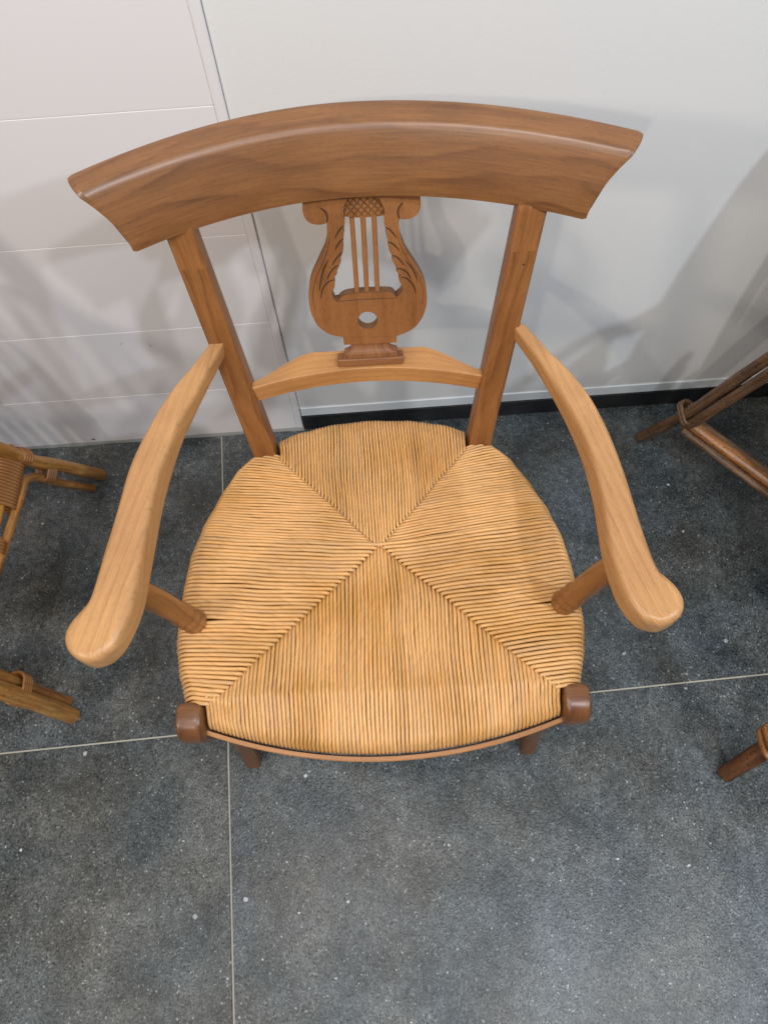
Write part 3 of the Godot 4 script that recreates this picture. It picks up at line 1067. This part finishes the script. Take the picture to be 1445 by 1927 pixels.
func add_seat(chair: Node3D) -> void:
	# stuffed body under the strands
	var edge := PackedVector2Array()
	for k in 25:
		var x := -0.245 + 0.49 * k / 24.0
		edge.append(Vector2(x, rail_z(x) - 0.008))
	for k in 23:
		var z := 0.185 - 0.395 * k / 22.0
		edge.append(Vector2(table(SIDE, z) - 0.009, z))
	for k in 21:
		var x := 0.150 - 0.30 * k / 20.0
		edge.append(Vector2(x, table(BACK, absf(x)) + 0.009))
	for k in 23:
		var z := -0.21 + 0.395 * k / 22.0
		edge.append(Vector2(-table(SIDE, z) + 0.009, z))
	var rings := []
	for q in [[0.88, 0.408], [0.97, 0.412], [0.985, 0.421], [0.96, 0.429], [0.90, 0.4335], [0.75, 0.4395], [0.5, 0.4385], [0.25, 0.4365]]:
		var ring := PackedVector3Array()
		for p in edge:
			ring.append(Vector3(p.x * q[0], q[1], p.y * q[0]))
		rings.append(ring)
	var mb := MB.new()
	mb.loft(rings)
	var seat := put("rush_seat", mb.mesh(60.0), mat(rgb(104, 62, 26), 0.9), chair)
	var rm := mat(rgb(242, 193, 131), 0.4, rush_texture())
	rm.vertex_color_use_as_albedo = true
	# front strands
	var nf := 88
	for i in nf:
		var x := lerpf(-0.2425, 0.2435, (i + 0.5) / nf) + rng.randf_range(-0.00012, 0.00012)
		var zf := rail_z(x)
		var zd := diag_front(x)
		var r := 0.486 / nf * 0.482
		var p := [Vector3(x, 0.400, zf - 0.022), Vector3(x, 0.403, zf - 0.011), Vector3(x, 0.411, zf - 0.0045), Vector3(x, 0.422, zf - 0.0035), Vector3(x, 0.4325, zf - 0.009), Vector3(x, 0.4385, zf - 0.018)]
		var zc := minf(0.188 + rng.randf_range(-0.003, 0.003), zf - 0.03)
		p.append(Vector3(x, 0.4470, lerpf(zf - 0.018, zc, 0.5)))
		p.append(Vector3(x, 0.4560, zc))
		if zc - zd > 0.03:
			p.append(Vector3(x, 0.4552, zc - 0.010))
			zc -= 0.010
		var ln := zc - zd
		var m := maxi(1, int(ln / 0.03))
		for k in range(1, m + 1):
			var z := lerpf(zc, zd + 0.001, float(k) / m)
			if ln > 0.008:
				p.append(Vector3(x + rng.randf_range(-0.00025, 0.00025), seat_y(x, z) - 0.0042 * pow(float(k) / m, 3.0) + rng.randf_range(-0.00012, 0.00012), z))
		var en: Vector3 = p[p.size() - 1]
		p.append(Vector3(x, en.y - 0.006, minf(en.z, zd) - 0.006))
		add_strand(seat, p, r, rm, false)
	# back strands
	var nb := 62
	for i in nb:
		var x := lerpf(-0.151, 0.151, (i + 0.5) / nb) + rng.randf_range(-0.00012, 0.00012)
		var zb := table(BACK, absf(x))
		var xd := x * 0.985 + HUB.x * (1.0 - absf(x) / 0.151)
		var zd := lerpf(HUB.y, -0.196, absf(x) / 0.151)
		var r := 0.302 / nb * 0.48
		var p := [Vector3(x, 0.402, zb + 0.022), Vector3(x, 0.404, zb + 0.010), Vector3(x, 0.412, zb + 0.003), Vector3(x, 0.426, zb + 0.0015), Vector3(x, 0.440, zb + 0.006), Vector3(x, 0.4495, zb + 0.016)]
		var z0 := zb + 0.016
		var m := maxi(2, int((zd - z0) / 0.03))
		for k in range(1, m + 1):
			var f := float(k) / m
			var z := lerpf(z0, zd + 0.003, f)
			var xx := lerpf(x, xd, f)
			p.append(Vector3(xx + rng.randf_range(-0.0002, 0.0002), seat_y(xx, z) - 0.004 * (1.0 - f) * (1.0 - f) + 0.0030 * f * f * f + rng.randf_range(-0.00012, 0.00012), z))
		var en: Vector3 = p[p.size() - 1]
		p.append(Vector3(xd, en.y - 0.0045, en.z + 0.0035))
		add_strand(seat, p, r, rm, true)
	# side strands
	var ns := 73
	var nback := 32
	for s in [-1.0, 1.0]:
		for j in ns:
			var ze: float
			var xd: float
			var zd: float
			var r: float
			var over := j >= nback
			if not over:
				var f := (j + 0.5) / nback
				ze = lerpf(-0.207, -0.060, f)
				xd = lerpf(0.151, 0.002, f)
				zd = lerpf(-0.198, HUB.y + 0.0012, f)
				r = 0.147 / nback * 0.495
			else:
				var f := (j - nback + 0.5) / (ns - nback)
				ze = lerpf(-0.060, 0.193, f)
				xd = lerpf(0.002, 0.243, f)
				zd = lerpf(HUB.y - 0.0015, 0.197, f)
				r = 0.253 / (ns - nback) * 0.472
			xd = xd * s + HUB.x * (1.0 - xd / 0.24)
			var xe: float = table(SIDE, ze)
			var p := [Vector3(s * (xe - 0.022), 0.402, ze), Vector3(s * (xe - 0.010), 0.404, ze), Vector3(s * (xe - 0.0025), 0.412, ze), Vector3(s * (xe - 0.001), 0.426, ze), Vector3(s * (xe - 0.0055), 0.440, ze), Vector3(s * (xe - 0.016), 0.4495, ze)]
			var x0: float = s * (xe - 0.016)
			var m := maxi(2, int(absf(xd - x0) / 0.024))
			var wob := rng.randf_range(-0.0004, 0.0004)
			for k in range(1, m + 1):
				var f := float(k) / m
				var x := lerpf(x0, xd, f)
				var z := lerpf(ze, zd, f) + wob * sin(f * 9.0 + j) + rng.randf_range(-0.0002, 0.0002)
				p.append(Vector3(x, seat_y(x, z) - 0.0035 * (1.0 - f) * (1.0 - f) + (0.0030 * f * f * f if over else -0.0042 * f * f * f) + rng.randf_range(-0.00012, 0.00012), z))
			# the arm post pushes the strands apart
			for k in p.size():
				var dz: float = p[k].z - 0.075
				var w := exp(-pow((absf(p[k].x) - 0.262) / 0.034, 2.0)) * exp(-absf(dz) / 0.013)
				p[k].z += (0.0016 if dz >= 0.0 else -0.0016) * w
			var en: Vector3 = p[p.size() - 1]
			if over:
				p[p.size() - 1] = en + Vector3(-s * 0.002, 0, 0)
				p.append(en + Vector3(-s * 0.0055, -0.0045, 0.0))
			else:
				p.append(en + Vector3(-s * 0.006, -0.006, 0.0))
			add_strand(seat, p, r, rm, over)

func add_strand(seat: Node, p: Array, r: float, m: Material, blunt: bool) -> void:
	# neighbours lean together in slow waves, as hand-laid rush does
	for k in range(5, p.size() - 1):
		var v: Vector3 = p[k]
		p[k] = v + Vector3(lay.get_noise_2d(v.x, v.z), 0.35 * lay.get_noise_2d(v.z + 3.0, v.x), lay.get_noise_2d(v.x + 7.0, v.z + 5.0)) * 0.0024
	var line := smooth_line3(p, 2)
	var rad := PackedFloat32Array()
	var n := line.size()
	var rr := r * rng.randf_range(0.95, 1.04)
	for k in n:
		var q := rr * (1.0 + 0.035 * sin(k * 0.9 + rr * 90000.0))
		if k == n - 1:
			q *= 0.25
		elif k == n - 2:
			q *= 0.8 if blunt else 0.9
		rad.append(q)
	var mid: Vector3 = p[p.size() / 2]
	put("rush_strand", strand_mesh(line, rad, rush_tone(Vector2(mid.x, mid.z))), m, seat)

# ------------------------------------------------------------------ cane chairs
func pole(called: String, pts: Array, r0: float, r1: float, m: Material, parent: Node, knots := 0) -> void:
	var line := smooth_line3(pts, 5) if pts.size() > 2 else PackedVector3Array()
	if line.is_empty():
		for k in 25:
			line.append((pts[0] as Vector3).lerp(pts[1], k / 24.0))
	# rounded end, then slight swelling at the nodes of the cane
	var rad := PackedFloat32Array()
	var n := line.size()
	for k in n:
		var f := float(k) / (n - 1)
		var r := lerpf(r0, r1, f) * (1.0 + 0.02 * sin(f * 40.0))
		if knots > 0:
			var q := f * knots + 0.35
			q -= roundf(q)
			r *= 1.0 + 0.09 * exp(-pow(q * n / knots / 0.7, 2.0))
		rad.append(r)
	var t0 := (line[0] - line[1]).normalized()
	line.insert(0, line[0] + t0 * r0 * 0.16)
	rad.insert(0, r0 * 0.86)
	var mb := MB.new()
	mb.tube(line, rad, 16)
	put(called, mb.mesh(45.0), m, parent)

func binding(a: Vector3, b: Vector3, reach: float, wide: Vector3, turns: int, rw: float, m: Material, parent: Node) -> void:
	# strips of cane wound side by side round one or two poles: each turn is an oval ring
	var mb := MB.new()
	var ax := (b - a).normalized()
	var e1 := wide - ax * wide.dot(ax)
	var ex := e1.length()
	e1 = e1.normalized() if ex > 0.0001 else ax.cross(Vector3(0.2, 0.9, 0.3)).normalized()
	var e2 := ax.cross(e1)
	for k in turns:
		var c := a.lerp(b, (k + 0.5) / turns)
		var pts := PackedVector3Array()
		for j in 25:
			var an := TAU * j / 24.0
			var s := signf(cos(an)) * ex * 0.5 if absf(cos(an)) > 0.001 else 0.0
			pts.append(c + e1 * (cos(an) * reach + s) + e2 * sin(an) * reach + ax * rw * (j / 24.0 - 0.5) * 0.4)
		mb.tube(pts, evenly(rw, 25), 7)
	put("cane_binding", mb.mesh(60.0), m, parent)

func settle(o: Node3D, w: Node3D) -> void:
	# the parts go straight under the chair itself
	for c in w.get_children():
		var at: Vector3 = c.position + w.position
		w.remove_child(c)
		o.add_child(c, true)
		c.position = at
	w.free()

func build_left_chair() -> void:
	var ct := cane_texture(41, 0.2)
	var pm := mat(rgb(198, 146, 76), 0.42, ct, 3.0, 8.0, 0.15)
	var pd := mat(rgb(184, 132, 70), 0.45, ct, 3.0, 8.0, 0.1)
	var wm := mat(rgb(168, 116, 66), 0.5, ct, 6.0, 20.0)
	var o := thing("cane_chair", "yellow bamboo chair with wrapped cane joints beside the boarded wall", "cane chair", Vector3(-0.9, 0, -0.55))
	var w := Node3D.new()
	o.add_child(w)
	w.name = "frame"
	w.position = Vector3(0.9, 0, 0.55)
	# rear leg, kicked back at the floor, and its thinner companion
	var rf := Vector3(-0.658, 0.002, -0.862)
	var rj := Vector3(-0.690, 0.30, -0.738)
	pole("rear_leg", [rf, rf.lerp(rj, 0.5), rj, Vector3(-0.745, 0.55, -0.70), Vector3(-0.83, 0.86, -0.80)], 0.0135, 0.0125, pm, w, 5)
	var sf := Vector3(-0.672, 0.004, -0.826)
	pole("leg_brace", [sf, Vector3(-0.687, 0.12, -0.777), Vector3(-0.692, 0.205, -0.743), Vector3(-0.688, 0.255, -0.708), Vector3(-0.682, 0.272, -0.66), Vector3(-0.690, 0.276, -0.57), Vector3(-0.712, 0.276, -0.36)], 0.0088, 0.0085, pd, w)
	binding(Vector3(-0.683, 0.178, -0.774), Vector3(-0.686, 0.207, -0.7615), 0.0125, Vector3(-0.004, 0.0, 0.024), 5, 0.0031, wm, w)
	# side seat rail and its long winding
	pole("seat_rail", [Vector3(-0.702, 0.300, -0.742), Vector3(-0.708, 0.300, -0.55), Vector3(-0.720, 0.300, -0.315)], 0.0145, 0.0145, pm, w, 3)
	binding(Vector3(-0.7015, 0.299, -0.722), Vector3(-0.7025, 0.298, -0.628), 0.0165, Vector3(0.012, -0.016, 0), 14, 0.0036, wm, w)
	binding(Vector3(-0.692, 0.292, -0.742), Vector3(-0.6865, 0.268, -0.7515), 0.0145, Vector3(0.002, 0, 0.002), 4, 0.0032, wm, w)
	binding(Vector3(-0.7045, 0.297, -0.565), Vector3(-0.706, 0.297, -0.540), 0.0155, Vector3(0.012, -0.014, 0), 4, 0.0032, wm, w)
	# front leg and companion
	var ff := Vector3(-0.650, 0.002, -0.306)
	pole("front_leg", [ff, Vector3(-0.668, 0.25, -0.305), Vector3(-0.690, 0.56, -0.30)], 0.0155, 0.0145, pm, w, 4)
	pole("leg_brace", [Vector3(-0.662, 0.004, -0.335), Vector3(-0.671, 0.15, -0.3335), Vector3(-0.680, 0.30, -0.333), Vector3(-0.690, 0.42, -0.345)], 0.0095, 0.009, pd, w)
	binding(Vector3(-0.6665, 0.176, -0.319), Vector3(-0.6685, 0.205, -0.319), 0.0165, Vector3(0, 0, 0.022), 5, 0.0031, wm, w)
	# the far side, seat, arm and fan back stand outside the picture but throw its shadows
	for q in [[-0.862, -1.22], [-0.306, -1.22]]:
		pole("far_leg", [Vector3(q[1], 0.002, q[0]), Vector3(q[1] + 0.02, 0.30, q[0] + (0.12 if q[0] < -0.5 else 0.0))], 0.014, 0.014, pm, w, 3)
	pole("seat_rail", [Vector3(-1.20, 0.300, -0.765), Vector3(-1.205, 0.300, -0.315)], 0.0145, 0.0145, pm, w, 3)
	pole("cross_rail", [Vector3(-0.69, 0.312, -0.74), Vector3(-1.20, 0.312, -0.74)], 0.0135, 0.0135, pm, w, 3)
	pole("cross_rail", [Vector3(-0.68, 0.312, -0.31), Vector3(-1.21, 0.312, -0.31)], 0.0135, 0.0135, pm, w, 3)
	for k in 16:
		var x := lerpf(-0.735, -1.185, k / 15.0)
		pole("seat_slat", [Vector3(x, 0.334, -0.745), Vector3(x, 0.334, -0.305)], 0.0085, 0.0085, pm, w)
	for k in 9:
		var f := k / 8.0
		pole("back_rod", [Vector3(lerpf(-0.80, -1.10, f), 0.334, -0.735), Vector3(lerpf(-0.77, -1.13, f), 0.60, -0.775), Vector3(lerpf(-0.79, -1.13, f), 0.87 + 0.06 * sin(f * PI), -0.82)], 0.0075, 0.0075, pm, w)
	for k in 5:
		var f := k / 4.0
		pole("arm_rod", [Vector3(-0.80 - 0.06 * f, 0.66 + 0.05 * f, -0.79), Vector3(-0.735 - 0.10 * f, 0.63 + 0.07 * f, -0.55), Vector3(-0.735 - 0.10 * f, 0.60 + 0.09 * f, -0.30)], 0.0095, 0.0095, pm, w)
	pole("back_hoop", [Vector3(-0.735, 0.334, -0.735), Vector3(-0.74, 0.60, -0.77), Vector3(-0.79, 0.88, -0.82), Vector3(-0.95, 0.95, -0.83), Vector3(-1.12, 0.88, -0.82), Vector3(-1.17, 0.60, -0.77), Vector3(-1.18, 0.334, -0.735)], 0.013, 0.013, pm, w)
	settle(o, w)

func build_right_chair() -> void:
	var ct := cane_texture(57, 0.9)
	var pm := mat(rgb(124, 97, 74), 0.5, ct, 3.0, 7.0)
	var pl := mat(rgb(172, 122, 74), 0.35, ct, 3.0, 7.0, 0.3)
	var pr := mat(rgb(108, 70, 44), 0.5, ct, 3.0, 7.0)
	var o := thing("cane_chair", "worn brown cane chair with tied joints standing by the black baseboard", "cane chair", Vector3(1.0, 0, -0.5))
	var w := Node3D.new()
	w.name = "frame"
	o.add_child(w)
	w.position = Vector3(-1.0, 0, 0.5)
	var rf := Vector3(0.613, 0.003, -0.860)
	var rj := Vector3(0.659, 0.15, -0.820)
	var dir := (rj - rf) / 0.147
	pole("rear_leg", [rf, rf + dir * 0.075, rf + dir * 0.150, Vector3(0.677, 0.285, -0.786), Vector3(0.695, 0.42, -0.752), Vector3(0.712, 0.52, -0.725)], 0.0115, 0.0110, pm, w, 4)
	pole("leg_brace", [rf + dir * 0.130 + Vector3(0.006, -0.006, 0.026), Vector3(0.682, 0.279, -0.762), Vector3(0.700, 0.414, -0.728), Vector3(0.717, 0.514, -0.701)], 0.0105, 0.0105, pm, w)
	binding(rf + dir * 0.143, rf + dir * 0.158, 0.0150, Vector3(0.004, 0, 0.026), 2, 0.0042, pm, w)
	# lower stretcher of three rods running towards the front corner
	var sa := Vector3(0.664, 0.147, -0.797)
	var sd := Vector3(0.815, 0.147, -0.607) - sa
	for q in [[0.0, 0.0125, 0.0], [0.021, 0.0078, -0.006], [-0.021, 0.0078, -0.006]]:
		var side: Vector3 = Vector3(-sd.z, 0, sd.x).normalized() * q[0]
		pole("stretcher_rod", [sa + side + Vector3(0, q[2], 0), sa + side + sd * 2.1 + Vector3(0, q[2], 0)], q[1], q[1], pl if q[0] == 0.0 else pm, w, 3)
	# front leg leaning out to the side
	var ff := Vector3(0.603, 0.003, -0.112)
	var fd := Vector3(0.50, 1.0, -0.33)
	pole("front_leg", [ff, ff + fd * 0.2, ff + fd * 0.42], 0.0155, 0.0145, pr, w, 3)
	binding(ff + fd * 0.093, ff + fd * 0.118, 0.0185, Vector3(0.0, 0.02, 0.02), 2, 0.0065, pl, w)
	# seat, sides and closed woven back
	pole("seat_rail", [ff + fd * 0.40, Vector3(0.79, 0.41, -0.45), rf + dir * 0.41], 0.0145, 0.0145, pm, w, 4)
	pole("seat_rail", [ff + fd * 0.40, Vector3(1.25, 0.405, -0.245)], 0.0145, 0.0145, pm, w, 4)
	pole("seat_rail", [rf + dir * 0.41, Vector3(1.25, 0.41, -0.75)], 0.0145, 0.0145, pm, w, 4)
	for q in [Vector3(1.32, 0.003, -0.86), Vector3(1.40, 0.003, -0.11)]:
		pole("far_leg", [q, Vector3(1.26, 0.42, -0.75 if q.z < -0.5 else -0.25)], 0.0145, 0.0145, pm, w, 3)
	for k in 22:
		var z := lerpf(-0.26, -0.74, k / 21.0)
		pole("seat_slat", [Vector3(0.785, 0.425, z), Vector3(1.26, 0.425, z)], 0.0105, 0.0105, pl, w)
	for k in 28:
		var f := k / 27.0
		var x := lerpf(0.785, 1.275, f)
		pole("back_rod", [Vector3(x, 0.42, -0.755), Vector3(x, 0.66, -0.79), Vector3(x, 0.83 + 0.09 * pow(sin(f * PI), 0.5), -0.82)], 0.0098, 0.0098, pm, w)
	pole("back_hoop", [Vector3(0.765, 0.40, -0.75), Vector3(0.76, 0.66, -0.79), Vector3(0.79, 0.86, -0.825), Vector3(0.90, 0.925, -0.83), Vector3(1.03, 0.94, -0.83), Vector3(1.18, 0.92, -0.83), Vector3(1.275, 0.85, -0.825), Vector3(1.30, 0.66, -0.79), Vector3(1.29, 0.40, -0.75)], 0.0135, 0.0135, pm, w)
	# bent loops that fill the arm at the near side, just out of the picture
	for q in [[0.57, -0.62, 0.115], [0.60, -0.40, 0.13]]:
		var ring := []
		for k in 13:
			var an := TAU * k / 12.0
			ring.append(Vector3(0.835, q[0] + sin(an) * q[2], q[1] + cos(an) * q[2]))
		pole("arm_loop", ring, 0.0105, 0.0105, pm, w)
	pole("arm_rail", [rf + dir * 0.60, Vector3(0.83, 0.735, -0.55), Vector3(0.86, 0.735, -0.28), Vector3(0.83, 0.62, -0.20), ff + fd * 0.40], 0.0135, 0.0135, pm, w)
	settle(o, w)
